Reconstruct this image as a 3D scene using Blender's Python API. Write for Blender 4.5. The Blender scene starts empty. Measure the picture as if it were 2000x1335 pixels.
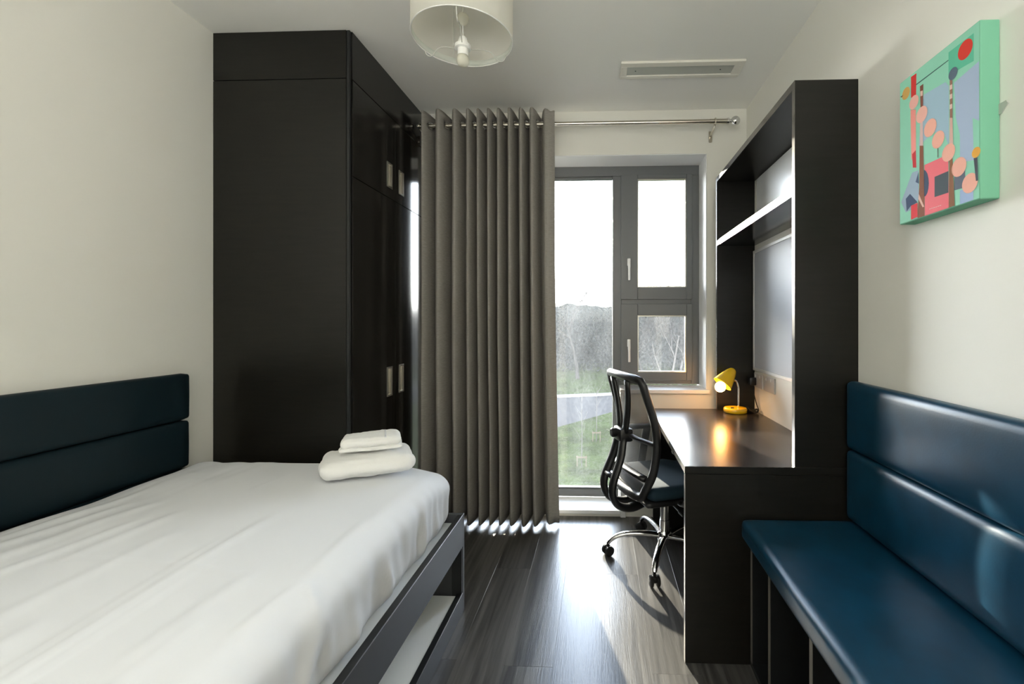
import bpy, bmesh, math, random
from mathutils import Vector, Matrix, noise
R = math.radians
random.seed(7)
S = bpy.context.scene
COL = S.collection

# ------------------------------------------------------------------ camera
cam = bpy.data.cameras.new('camera')
cam_o = bpy.data.objects.new('camera', cam)
COL.objects.link(cam_o)
cam.sensor_width = 36.0
cam.lens = 16.02
cam.shift_x = -0.069
cam.shift_y = -0.01875
cam.clip_start = 0.02
cam.clip_end = 400
cam_o.location = (0, 0, 1.28)
cam_o.rotation_euler = (R(90), 0, R(2.2))
S.camera = cam_o

# ------------------------------------------------------------------ sky, sun, exposure
SUN_AZ = math.atan(0.288)          # sun stands left of the window's axis
SUN_EL = R(11.3)
W = bpy.data.worlds.new('sky')
S.world = W
W.use_nodes = True
wn = W.node_tree.nodes
wl = W.node_tree.links
bg = wn['Background']
tc = wn.new('ShaderNodeTexCoord')
sep = wn.new('ShaderNodeSeparateXYZ')
ramp = wn.new('ShaderNodeValToRGB')
wl.new(tc.outputs['Generated'], sep.inputs[0])
wl.new(sep.outputs['Z'], ramp.inputs[0])
e = ramp.color_ramp.elements
e[0].position = 0.0
e[0].color = (1.0, 0.96, 0.90, 1)
e[1].position = 0.80
e[1].color = (0.035, 0.05, 0.08, 1)
for kp, kc in ((0.20, (0.80, 0.85, 0.92, 1)), (0.50, (0.26, 0.31, 0.40, 1))):
    k = ramp.color_ramp.elements.new(kp)
    k.color = kc
wl.new(ramp.outputs[0], bg.inputs[0])
bg.inputs[1].default_value = 36.0

sun = bpy.data.lights.new('sun', 'SUN')
sun.energy = 34.0
sun.angle = R(0.7)
sun.color = (1.0, 0.9, 0.74)
sun_o = bpy.data.objects.new('sun', sun)
COL.objects.link(sun_o)
sd = Vector((-math.sin(SUN_AZ) * math.cos(SUN_EL), math.cos(SUN_AZ) * math.cos(SUN_EL), math.sin(SUN_EL)))
sun_o.rotation_euler = sd.to_track_quat('Z', 'Y').to_euler()
sun_o.location = (-6, 18, 6)

# added fill without a fixture, behind the camera: brightens the room off the ceiling
al = bpy.data.lights.new('added_fill', 'AREA')
al.shape = 'RECTANGLE'
al.size, al.size_y = 1.6, 0.9
al.energy = 63.0
al.color = (1.0, 0.995, 0.97)
ao = bpy.data.objects.new('added_fill', al)
COL.objects.link(ao)
ao.location = (-0.10, -1.30, 1.28)
ao.rotation_euler = (R(180), 0, 0)

S.view_settings.view_transform = 'Standard'
S.view_settings.look = 'None'
S.view_settings.exposure = 0.0
S.view_settings.gamma = 1.0
S.view_settings.use_curve_mapping = False
S.cycles.max_bounces = 12
S.cycles.diffuse_bounces = 7
S.cycles.glossy_bounces = 5
S.cycles.transparent_max_bounces = 16
S.cycles.sample_clamp_indirect = 40.0
S.cycles.caustics_reflective = False
S.cycles.caustics_refractive = False

# ------------------------------------------------------------------ materials
def lin(c):
    return tuple(((v / 255) / 12.92 if v / 255 <= 0.04045 else ((v / 255 + 0.055) / 1.055) ** 2.4) for v in c)

MATS = {}
def mat(name, color, rough=0.5, metal=0.0, spec=0.5, bump=None, vary=None, trans=0.0, coat=0.0):
    """bump=(scale xyz, strength, distance); vary=(scale xyz, amount) tints the base colour with noise"""
    m = bpy.data.materials.new(name)
    m.use_nodes = True
    n, l = m.node_tree.nodes, m.node_tree.links
    b = n['Principled BSDF']
    b.inputs['Base Color'].default_value = (*color, 1)
    b.inputs['Roughness'].default_value = rough
    b.inputs['Metallic'].default_value = metal
    b.inputs['Specular IOR Level'].default_value = spec
    b.inputs['Coat Weight'].default_value = coat
    b.inputs['Coat Roughness'].default_value = 0.1
    def nz(scale, detail=3.0):
        t = n.new('ShaderNodeTexCoord')
        mp = n.new('ShaderNodeMapping')
        mp.inputs['Scale'].default_value = scale
        q = n.new('ShaderNodeTexNoise')
        q.inputs['Scale'].default_value = 1.0
        q.inputs['Detail'].default_value = detail
        l.new(t.outputs['Object'], mp.inputs[0])
        l.new(mp.outputs[0], q.inputs['Vector'])
        return q
    if vary:
        q = nz(vary[0])
        mx = n.new('ShaderNodeMix')
        mx.data_type = 'RGBA'
        mx.blend_type = 'MULTIPLY'
        mx.inputs[0].default_value = 1.0
        mx.inputs[6].default_value = (*color, 1)
        mr = n.new('ShaderNodeMapRange')
        mr.inputs[1].default_value = 0.3
        mr.inputs[2].default_value = 0.7
        mr.inputs[3].default_value = 1 - vary[1]
        mr.inputs[4].default_value = 1 + vary[1]
        l.new(q.outputs[0], mr.inputs[0])
        l.new(mr.outputs[0], mx.inputs[7])
        l.new(mx.outputs[2], b.inputs['Base Color'])
    if bump:
        q = nz(bump[0])
        bp = n.new('ShaderNodeBump')
        bp.inputs['Strength'].default_value = bump[1]
        bp.inputs['Distance'].default_value = bump[2]
        l.new(q.outputs[0], bp.inputs['Height'])
        l.new(bp.outputs[0], b.inputs['Normal'])
    if trans:
        tr = n.new('ShaderNodeBsdfTranslucent')
        tr.inputs[0].default_value = (*color, 1)
        ms = n.new('ShaderNodeMixShader')
        ms.inputs[0].default_value = trans
        l.new(b.outputs[0], ms.inputs[1])
        l.new(tr.outputs[0], ms.inputs[2])
        l.new(ms.outputs[0], n['Material Output'].inputs[0])
    MATS[name] = m
    return m

def emit_mat(name, color, strength):
    m = bpy.data.materials.new(name)
    m.use_nodes = True
    n, l = m.node_tree.nodes, m.node_tree.links
    n.remove(n['Principled BSDF'])
    q = n.new('ShaderNodeEmission')
    q.inputs[0].default_value = (*color, 1)
    q.inputs[1].default_value = strength
    l.new(q.outputs[0], n['Material Output'].inputs[0])
    return m

WALL = mat('wall_paint', (0.82, 0.81, 0.755), 0.6, spec=0.3, bump=((60, 60, 60), 0.05, 0.001))
CEIL = mat('ceiling_paint', (0.90, 0.90, 0.865), 0.7, spec=0.2)
TRIMW = mat('white_gloss_paint', (0.86, 0.87, 0.88), 0.3)
DARKW = mat('black_brown_laminate', (0.0075, 0.0068, 0.0055), 0.33, spec=0.35, vary=((6, 6, 60), 0.25), bump=((300, 300, 20), 0.08, 0.0004))
DARKV = mat('black_brown_door_laminate', (0.010, 0.009, 0.008), 0.15, spec=0.45, vary=((60, 60, 4), 0.25), bump=((260, 260, 14), 0.06, 0.0004))
DESKT = mat('dark_desktop_laminate', (0.020, 0.016, 0.014), 0.27, spec=0.55, vary=((60, 6, 6), 0.12), bump=((260, 18, 18), 0.12, 0.0004))
EDGE = mat('dark_edge_banding', (0.075, 0.068, 0.06), 0.2, spec=0.6)
EDGEB = mat('bench_edge_banding', (0.16, 0.145, 0.125), 0.35, spec=0.5)
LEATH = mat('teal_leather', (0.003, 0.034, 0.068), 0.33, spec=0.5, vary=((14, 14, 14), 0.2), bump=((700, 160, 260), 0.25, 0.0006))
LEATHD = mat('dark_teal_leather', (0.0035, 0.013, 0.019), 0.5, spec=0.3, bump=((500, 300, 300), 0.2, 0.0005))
LINEN = mat('white_cotton', (0.72, 0.735, 0.765), 0.75, spec=0.15, bump=((900, 900, 900), 0.05, 0.0003))
TOWEL = mat('white_terry', (0.82, 0.82, 0.81), 0.95, spec=0.05, bump=((420, 420, 420), 0.6, 0.002))
BEDF = mat('charcoal_board', (0.050, 0.052, 0.056), 0.38, spec=0.5)
BEDT = mat('black_board_edge', (0.010, 0.011, 0.012), 0.4, spec=0.4)
BEDW = mat('white_board', (0.78, 0.80, 0.80), 0.35)
CURT = mat('grey_curtain_fabric', (0.30, 0.282, 0.258), 0.85, spec=0.15, vary=((40, 40, 260), 0.12), bump=((500, 500, 900), 0.15, 0.0005))
METAL = mat('brushed_nickel', (0.62, 0.58, 0.50), 0.22, metal=1.0)
CHROME = mat('polished_chrome', (0.80, 0.80, 0.80), 0.08, metal=1.0)
ALU = mat('satin_aluminium', (0.50, 0.48, 0.43), 0.3, metal=1.0)
ALUW = mat('white_aluminium', (0.78, 0.79, 0.80), 0.3, metal=0.3)
FRAME = mat('anthracite_frame', (0.125, 0.132, 0.138), 0.36, spec=0.5)
BLKP = mat('black_plastic', (0.012, 0.012, 0.013), 0.33, spec=0.5)
RUBB = mat('black_rubber', (0.010, 0.010, 0.010), 0.6, spec=0.3)
SEATF = mat('blue_black_seat_fabric', (0.012, 0.03, 0.045), 0.8, spec=0.25, bump=((700, 700, 700), 0.4, 0.0008))
WPLAS = mat('white_plastic', (0.80, 0.80, 0.78), 0.35)
GLOSSW = mat('glossy_whiteboard', (0.74, 0.76, 0.78), 0.26, spec=0.8)
FELT = mat('blue_grey_felt', (0.46, 0.49, 0.55), 0.5, spec=0.5, bump=((900, 900, 900), 0.15, 0.0005))
VENTP = mat('grey_vent_panel', (0.48, 0.50, 0.46), 0.5)
VENTF = mat('cream_vent_frame', (0.80, 0.78, 0.71), 0.5)
SHADE = mat('cream_shade_fabric', (0.88, 0.87, 0.83), 0.9, spec=0.1, bump=((500, 500, 500), 0.1, 0.0003), trans=0.65)
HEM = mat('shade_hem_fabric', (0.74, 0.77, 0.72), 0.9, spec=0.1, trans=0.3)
WIREW = mat('white_wire', (0.60, 0.60, 0.56), 0.4)
SOCK = mat('grey_white_socket', (0.58, 0.56, 0.55), 0.35)
FROST = mat('frosted_bulb_glass', (0.80, 0.79, 0.70), 0.25, trans=0.4)
YELL = mat('yellow_enamel', (0.83, 0.50, 0.008), 0.25, spec=0.5, coat=0.4)
BULB = emit_mat('lit_bulb', (1.0, 0.52, 0.18), 60.0)
CANV = mat('mint_canvas_edge', (0.20, 0.50, 0.34), 0.7, spec=0.2, bump=((500, 500, 500), 0.1, 0.0004))
GRASS = mat('lawn_grass', (0.020, 0.030, 0.008), 0.9, spec=0.0, vary=((1.6, 1.6, 1.6), 0.45), bump=((14, 14, 14), 0.9, 0.12))
PATH = mat('pale_tarmac', (0.042, 0.041, 0.042), 0.85, spec=0.0, vary=((3, 3, 3), 0.12))
KERB = mat('kerb_stone', (0.12, 0.115, 0.11), 0.8, spec=0.0)
BARK = mat('grey_bark', (0.018, 0.017, 0.016), 0.9, spec=0.0)
BARKP = mat('pale_birch_bark', (0.050, 0.047, 0.045), 0.8, spec=0.0, vary=((6, 6, 14), 0.4))
TWIG = mat('bare_twigs', (0.016, 0.015, 0.015), 0.9, spec=0.0)
SCRUB = mat('scrub_leaf', (0.010, 0.0125, 0.0125), 0.9, spec=0.0, vary=((0.6, 0.6, 0.6), 0.4))
STAKE = mat('stake_timber', (0.05, 0.042, 0.028), 0.8, spec=0.0)

def floor_wood():
    m = mat('grey_oak_vinyl', (0.07, 0.066, 0.06), 0.30, spec=0.9)
    n, l = m.node_tree.nodes, m.node_tree.links
    b = n['Principled BSDF']
    t = n.new('ShaderNodeTexCoord')
    oi = n.new('ShaderNodeObjectInfo')
    ad = n.new('ShaderNodeVectorMath'); ad.operation = 'ADD'
    sc = n.new('ShaderNodeVectorMath'); sc.operation = 'SCALE'
    cmb = n.new('ShaderNodeCombineXYZ')
    for i in range(3):
        l.new(oi.outputs['Random'], cmb.inputs[i])
    l.new(cmb.outputs[0], sc.inputs[0]); sc.inputs['Scale'].default_value = 37.0
    l.new(t.outputs['Object'], ad.inputs[0]); l.new(sc.outputs[0], ad.inputs[1])
    mp = n.new('ShaderNodeMapping'); mp.inputs['Scale'].default_value = (38, 1.6, 10)
    l.new(ad.outputs[0], mp.inputs[0])
    q = n.new('ShaderNodeTexNoise'); q.inputs['Scale'].default_value = 1.0; q.inputs['Detail'].default_value = 6; q.inputs['Distortion'].default_value = 0.8
    l.new(mp.outputs[0], q.inputs['Vector'])
    mp2 = n.new('ShaderNodeMapping'); mp2.inputs['Scale'].default_value = (260, 14, 10)
    l.new(ad.outputs[0], mp2.inputs[0])
    q2 = n.new('ShaderNodeTexNoise'); q2.inputs['Scale'].default_value = 1.0; q2.inputs['Detail'].default_value = 3
    l.new(mp2.outputs[0], q2.inputs['Vector'])
    rp = n.new('ShaderNodeValToRGB')
    rp.color_ramp.elements[0].position = 0.3; rp.color_ramp.elements[0].color = (0.020, 0.0195, 0.019, 1)
    rp.color_ramp.elements[1].position = 0.72; rp.color_ramp.elements[1].color = (0.120, 0.115, 0.108, 1)
    l.new(q.outputs[0], rp.inputs[0])
    mr = n.new('ShaderNodeMapRange'); mr.inputs[3].default_value = 0.7; mr.inputs[4].default_value = 1.25
    l.new(oi.outputs['Random'], mr.inputs[0])
    mx = n.new('ShaderNodeMix'); mx.data_type = 'RGBA'; mx.blend_type = 'MULTIPLY'; mx.inputs[0].default_value = 1
    l.new(rp.outputs[0], mx.inputs[6]); l.new(mr.outputs[0], mx.inputs[7])
    l.new(mx.outputs[2], b.inputs['Base Color'])
    bp = n.new('ShaderNodeBump'); bp.inputs['Strength'].default_value = 0.35; bp.inputs['Distance'].default_value = 0.0012
    l.new(q2.outputs[0], bp.inputs['Height']); l.new(bp.outputs[0], b.inputs['Normal'])
    return m
FLOOR = floor_wood()

def glass_mat():
    """thin window glass: clear with a Fresnel reflection, and a film of dust that scatters the low sun"""
    m = bpy.data.materials.new('dusty_window_glass'); m.use_nodes = True
    n, l = m.node_tree.nodes, m.node_tree.links
    n.remove(n['Principled BSDF'])
    tr = n.new('ShaderNodeBsdfTransparent'); tr.inputs[0].default_value = (0.97, 0.985, 0.98, 1)
    gl = n.new('ShaderNodeBsdfGlossy'); gl.inputs['Roughness'].default_value = 0.02
    fr = n.new('ShaderNodeFresnel'); fr.inputs[0].default_value = 1.35
    m1 = n.new('ShaderNodeMixShader')
    l.new(fr.outputs[0], m1.inputs[0]); l.new(tr.outputs[0], m1.inputs[1]); l.new(gl.outputs[0], m1.inputs[2])
    du = n.new('ShaderNodeBsdfTranslucent'); du.inputs[0].default_value = (0.82, 0.88, 0.95, 1)
    t = n.new('ShaderNodeTexCoord')
    mp = n.new('ShaderNodeMapping'); mp.inputs['Scale'].default_value = (60, 60, 60)
    q = n.new('ShaderNodeTexNoise'); q.inputs['Scale'].default_value = 1; q.inputs['Detail'].default_value = 6
    l.new(t.outputs['Object'], mp.inputs[0]); l.new(mp.outputs[0], q.inputs['Vector'])
    mp2 = n.new('ShaderNodeMapping'); mp2.inputs['Scale'].default_value = (5, 5, 1.6)
    q2 = n.new('ShaderNodeTexNoise'); q2.inputs['Scale'].default_value = 1; q2.inputs['Detail'].default_value = 3
    l.new(t.outputs['Object'], mp2.inputs[0]); l.new(mp2.outputs[0], q2.inputs['Vector'])
    mu = n.new('ShaderNodeMath'); mu.operation = 'MULTIPLY'
    l.new(q.outputs[0], mu.inputs[0]); l.new(q2.outputs[0], mu.inputs[1])
    mr = n.new('ShaderNodeMapRange'); mr.inputs[1].default_value = 0.1; mr.inputs[2].default_value = 0.42
    mr.inputs[3].default_value = 0.004; mr.inputs[4].default_value = 0.022
    l.new(mu.outputs[0], mr.inputs[0])
    m2 = n.new('ShaderNodeMixShader')
    l.new(mr.outputs[0], m2.inputs[0]); l.new(m1.outputs[0], m2.inputs[1]); l.new(du.outputs[0], m2.inputs[2])
    l.new(m2.outputs[0], n['Material Output'].inputs[0])
    return m
GLASS = glass_mat()

def mesh_fabric():
    m = bpy.data.materials.new('black_chair_netting'); m.use_nodes = True
    n, l = m.node_tree.nodes, m.node_tree.links
    b = n['Principled BSDF']; b.inputs['Base Color'].default_value = (0.07, 0.075, 0.08, 1); b.inputs['Roughness'].default_value = 0.6
    tr = n.new('ShaderNodeBsdfTransparent')
    t = n.new('ShaderNodeTexCoord')
    ck = n.new('ShaderNodeTexChecker'); ck.inputs['Scale'].default_value = 420
    l.new(t.outputs['Object'], ck.inputs['Vector'])
    mr = n.new('ShaderNodeMapRange'); mr.inputs[3].default_value = 0.25; mr.inputs[4].default_value = 0.60
    l.new(ck.outputs['Fac'], mr.inputs[0])
    mx = n.new('ShaderNodeMixShader')
    l.new(mr.outputs[0], mx.inputs[0]); l.new(tr.outputs[0], mx.inputs[1]); l.new(b.outputs[0], mx.inputs[2])
    l.new(mx.outputs[0], n['Material Output'].inputs[0])
    return m
NET = mesh_fabric()

def print_mat():
    m = mat('canvas_print', (0.5, 0.5, 0.5), 0.6, spec=0.25, bump=((600, 600, 600), 0.1, 0.0003))
    n, l = m.node_tree.nodes, m.node_tree.links
    a = n.new('ShaderNodeVertexColor'); a.layer_name = 'ink'
    l.new(a.outputs[0], n['Principled BSDF'].inputs['Base Color'])
    return m
PRINT = print_mat()

# ------------------------------------------------------------------ helpers
ORG = {}
def link(o):
    COL.objects.link(o)
    return o

def obj(name, bm, m, parent=None, smooth=False, kind=None, label=None, auto=None):
    """one mesh object; origin at its own centre, child of parent when given"""
    me = bpy.data.meshes.new(name)
    vs = [v.co for v in bm.verts]
    lo = Vector([min(v[i] for v in vs) for i in range(3)])
    hi = Vector([max(v[i] for v in vs) for i in range(3)])
    c = (lo + hi) / 2
    bmesh.ops.translate(bm, verts=bm.verts[:], vec=-c)
    bmesh.ops.recalc_face_normals(bm, faces=bm.faces[:])
    if smooth:
        for f in bm.faces:
            f.smooth = True
        if auto:
            for ed in bm.edges:
                if len(ed.link_faces) == 2 and ed.calc_face_angle(0) > R(auto):
                    ed.smooth = False
    bm.to_mesh(me)
    bm.free()
    me.materials.append(m)
    o = bpy.data.objects.new(name, me)
    link(o)
    ORG[o] = c
    if parent:
        o.parent = parent
        o.location = c - ORG[parent]
    else:
        o.location = c
    if kind:
        o['kind'] = kind
    if label:
        o['label'] = label
    return o

def thing(name, label, cat, loc=(0, 0, 0), group=None):
    o = bpy.data.objects.new(name, None)
    o.empty_display_size = 0.1
    link(o)
    o.location = loc
    ORG[o] = Vector(loc)
    o['label'] = label
    o['category'] = cat
    if group:
        o['group'] = group
    return o

def tag(o, label, cat, group=None):
    o['label'] = label
    o['category'] = cat
    if group:
        o['group'] = group
    return o

def B():
    return bmesh.new()

def box(bm, x0, x1, y0, y1, z0, z1, bev=0.0, seg=1):
    co = [(x, y, z) for x in (x0, x1) for y in (y0, y1) for z in (z0, z1)]
    v = [bm.verts.new(c) for c in co]
    fs = [(0, 1, 3, 2), (4, 6, 7, 5), (0, 4, 5, 1), (2, 3, 7, 6), (0, 2, 6, 4), (1, 5, 7, 3)]
    ff = [bm.faces.new([v[i] for i in f]) for f in fs]
    if bev > 0:
        es = list({ed for f in ff for ed in f.edges})
        bmesh.ops.bevel(bm, geom=es, offset=bev, segments=seg, profile=0.5, affect='EDGES')
    return bm

def bx(x0, x1, y0, y1, z0, z1, bev=0.0015, seg=1):
    return box(B(), x0, x1, y0, y1, z0, z1, bev, seg)

def tube(bm, pts, rad, n=10, cap=True, flat=1.0, up=Vector((0, 0, 1))):
    """sweep a circle (or ellipse: flat) along pts; rad a number or list"""
    pts = [Vector(p) for p in pts]
    if not isinstance(rad, (list, tuple)):
        rad = [rad] * len(pts)
    rings = []
    prev = None
    for i, p in enumerate(pts):
        d = (pts[min(i + 1, len(pts) - 1)] - pts[max(i - 1, 0)]).normalized()
        if prev is None:
            a = up if abs(d.dot(up)) < 0.9 else Vector((1, 0, 0))
            s = d.cross(a).normalized()
        else:
            s = (prev - d * prev.dot(d))
            s = s.normalized() if s.length > 1e-6 else d.orthogonal().normalized()
        prev = s
        t = s.cross(d).normalized()
        rings.append([bm.verts.new(p + s * math.cos(2 * math.pi * j / n) * rad[i] + t * math.sin(2 * math.pi * j / n) * rad[i] * flat) for j in range(n)])
    for a, b in zip(rings, rings[1:]):
        for j in range(n):
            bm.faces.new((a[j], a[(j + 1) % n], b[(j + 1) % n], b[j]))
    if cap:
        bm.faces.new(rings[0][::-1])
        bm.faces.new(rings[-1])
    return bm

def lathe(bm, prof, n=32, origin=(0, 0, 0), axis=(0, 0, 1)):
    """profile [(r, h)] turned round axis"""
    q = Vector((0, 0, 1)).rotation_difference(Vector(axis).normalized())
    o = Vector(origin)
    rings = []
    for r, h in prof:
        if r < 1e-6:
            rings.append([bm.verts.new(o + q @ Vector((0, 0, h)))])
        else:
            rings.append([bm.verts.new(o + q @ Vector((r * math.cos(2 * math.pi * j / n), r * math.sin(2 * math.pi * j / n), h))) for j in range(n)])
    for a, b in zip(rings, rings[1:]):
        for j in range(n):
            k = (j + 1) % n
            if len(a) == 1 and len(b) == 1:
                continue
            if len(a) == 1:
                bm.faces.new((a[0], b[k], b[j]))
            elif len(b) == 1:
                bm.faces.new((a[j], a[k], b[0]))
            else:
                bm.faces.new((a[j], a[k], b[k], b[j]))
    return bm

def ring(bm, c, axis, R0, r0, n=24, m=8):
    q = Vector((0, 0, 1)).rotation_difference(Vector(axis).normalized())
    c = Vector(c)
    g = []
    for i in range(n):
        a = 2 * math.pi * i / n
        g.append([bm.verts.new(c + q @ Vector(((R0 + r0 * math.cos(2 * math.pi * j / m)) * math.cos(a), (R0 + r0 * math.cos(2 * math.pi * j / m)) * math.sin(a), r0 * math.sin(2 * math.pi * j / m)))) for j in range(m)])
    for i in range(n):
        for j in range(m):
            bm.faces.new((g[i][j], g[(i + 1) % n][j], g[(i + 1) % n][(j + 1) % m], g[i][(j + 1) % m]))
    return bm

def prism(bm, poly, axis, a, b):
    """extrude a polygon (2-D in the two other axes) along axis 0/1/2 from a to b"""
    def P(u, v, w):
        r = [u, v]
        r.insert(axis, w)
        return r
    A = [bm.verts.new(P(u, v, a)) for u, v in poly]
    Bv = [bm.verts.new(P(u, v, b)) for u, v in poly]
    n = len(poly)
    for i in range(n):
        bm.faces.new((A[i], A[(i + 1) % n], Bv[(i + 1) % n], Bv[i]))
    bm.faces.new(A[::-1])
    bm.faces.new(Bv)
    return bm

def cushion(x0, x1, y0, y1, z0, z1, r, nx, ny, nz, puff=(0, 0, 0), fn=None):
    """soft rounded box on a dense grid; puff bulges the faces; fn(p, n) -> extra offset"""
    bm = B()
    c = Vector(((x0 + x1) / 2, (y0 + y1) / 2, (z0 + z1) / 2))
    h = Vector(((x1 - x0) / 2, (y1 - y0) / 2, (z1 - z0) / 2))
    n = (nx, ny, nz)
    vm = {}
    def vert(i, j, k):
        key = (i, j, k)
        if key not in vm:
            vm[key] = bm.verts.new(((2 * i / nx - 1) * h.x, (2 * j / ny - 1) * h.y, (2 * k / nz - 1) * h.z))
        return vm[key]
    for a in range(3):
        u, v = (a + 1) % 3, (a + 2) % 3
        for side in (0, n[a]):
            for i in range(n[u]):
                for j in range(n[v]):
                    q = []
                    for di, dj in ((0, 0), (1, 0), (1, 1), (0, 1)):
                        idx = [0, 0, 0]
                        idx[a] = side; idx[u] = i + di; idx[v] = j + dj
                        q.append(vert(*idx))
                    bm.faces.new(q if side else q[::-1])
    for w in bm.verts:
        p = w.co.copy()
        inn = Vector([max(-(h[i] - r), min(h[i] - r, p[i])) for i in range(3)])
        d = p - inn
        nn = d.normalized() if d.length > 1e-9 else Vector((0, 0, 0))
        q = inn + nn * r if d.length > 1e-9 else p
        s = [1 - (p[i] / h[i]) ** 2 for i in range(3)]
        q = q + Vector((math.copysign(puff[0], p.x) * s[1] * s[2] * abs(nn.x), math.copysign(puff[1], p.y) * s[0] * s[2] * abs(nn.y), math.copysign(puff[2], p.z) * s[0] * s[1] * abs(nn.z)))
        if fn:
            q = q + fn(q + c, nn)
        w.co = q + c
    return bm

def clampx(bm, lo=-9, hi=9):
    for v in bm.verts:
        v.co.x = max(lo, min(hi, v.co.x))
    return bm

def top_under(o, cx, cy, r):
    return max(v.co.z + ORG[o].z for v in o.data.vertices if math.hypot(v.co.x + ORG[o].x - cx, v.co.y + ORG[o].y - cy) < r)

def smoothstep(a, b, x):
    t = max(0.0, min(1.0, (x - a) / (b - a)))
    return t * t * (3 - 2 * t)

def spline(pts, n):
    """Catmull-Rom through pts"""
    P = [Vector(p) for p in pts]
    P = [P[0] * 2 - P[1]] + P + [P[-1] * 2 - P[-2]]
    out = []
    for i in range(1, len(P) - 2):
        for k in range(n):
            t = k / n
            a, b, c, d = P[i - 1], P[i], P[i + 1], P[i + 2]
            out.append(0.5 * ((2 * b) + (c - a) * t + (2 * a - 5 * b + 4 * c - d) * t * t + (3 * b - a - 3 * c + d) * t ** 3))
    out.append(P[-2])
    return out

# ------------------------------------------------------------------ room dimensions (metres)
XL, XR = -1.87, 0.957
YB, YR = 3.02, -1.9
ZC = 2.68
YW = 3.235                                 # inner face of the window frame

# ================================================================== STRUCTURE
def st(name, bm, m, parent=None, **k):
    return obj(name, bm, m, parent, kind=None if parent else 'structure', **k)

fl = st('floor', bx(XL - 0.1, XR + 0.1, YR - 0.1, YB + 0.3, -0.12, -0.004, 0), BEDT)
PW, PL = 0.184, 1.22
nrow = int((XR - XL) / PW) + 1
for i in range(nrow):
    xa = XR - 0.03 - (i) * PW
    xb = max(XL, xa - PW)
    xa = min(XR, xa)
    y = YR - random.random() * PL
    while y < YB:
        ya, yb = max(YR, y), min(YB, y + PL)
        if yb - ya > 0.02 and xa - xb > 0.02:
            obj('plank', bx(xb + 0.0001, xa - 0.0001, ya + 0.0001, yb - 0.0001, -0.004, 0.0, 0.0004), FLOOR, fl)
        y += PL
if True:
    obj('plank', bx(XR - 0.0298, XR, YR, YB, -0.004, 0.0, 0.0004), FLOOR, fl)

st('ceiling', bx(XL - 0.1, XR + 0.1, YR - 0.1, YB + 0.3, ZC, ZC + 0.12, 0), CEIL)
st('wall_left', bx(XL - 0.1, XL, YR - 0.1, YB + 0.3, -0.004, ZC, 0), WALL)
st('wall_right', bx(XR, XR + 0.1, YR - 0.1, YB + 0.3, -0.004, ZC, 0), WALL)
st('wall_rear', bx(XL, XR, YR - 0.1, YR, -0.004, ZC, 0), WALL)
WX0, WXM, WX1 = -1.155, 0.133, 0.70         # window opening: left edge, edge of the low part, right edge
ZH, ZS1, ZS0 = 2.392, 0.818, 0.020         # head, high sill, low sill
bm = B()
box(bm, XL, XR, YB, YB + 0.3, ZH, ZC)
box(bm, XL, WX0, YB, YB + 0.3, -0.004, ZH)
box(bm, WX1, XR, YB, YB + 0.3, -0.004, ZH)
box(bm, WXM, WX1, YB, YB + 0.3, -0.004, ZS1)
box(bm, WX0, WXM, YB, YB + 0.3, -0.004, ZS0)
st('wall_back', bm, WALL)

# window: frame, sashes, panes, handles, sills
win = st('window_1', box(B(), WX0, WX1, YW, YW + 0.07, 2.318, ZH, 0.003), FRAME)
FX0, FX1 = WX0, 0.691
def fr(name, x0, x1, z0, z1, y0=YW, y1=YW + 0.07, m=FRAME, p=None, bev=0.003):
    return obj(name, bx(x0, x1, y0, y1, z0, z1, bev), m, p or win)
fr('frame_bottom', FX0, 0.128, 0.046, 0.098)
fr('frame_side', FX0, FX0 + 0.055, 0.098, 2.318)
fr('mullion', 0.088, 0.150, 0.098, 2.318)
fr('frame_side', 0.640, WX1, 0.846, 2.318)
fr('frame_bottom', 0.150, 0.640, 0.846, 0.880)
fr('transom', 0.150, 0.640, 1.408, 1.450)
fr('lining_strip', 0.691, WX1, 0.843, 2.318, YW - 0.002, YW + 0.06)
fr('glazing_bead', FX0 + 0.055, 0.088, 2.300, 2.318, YW + 0.012, YW + 0.05)
fr('glazing_bead', FX0 + 0.055, 0.088, 0.098, 0.108, YW + 0.012, YW + 0.05)
obj('pane', bx(FX0 + 0.05, 0.092, YW + 0.03, YW + 0.036, 0.10, 2.31, 0), GLASS, win)
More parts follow.
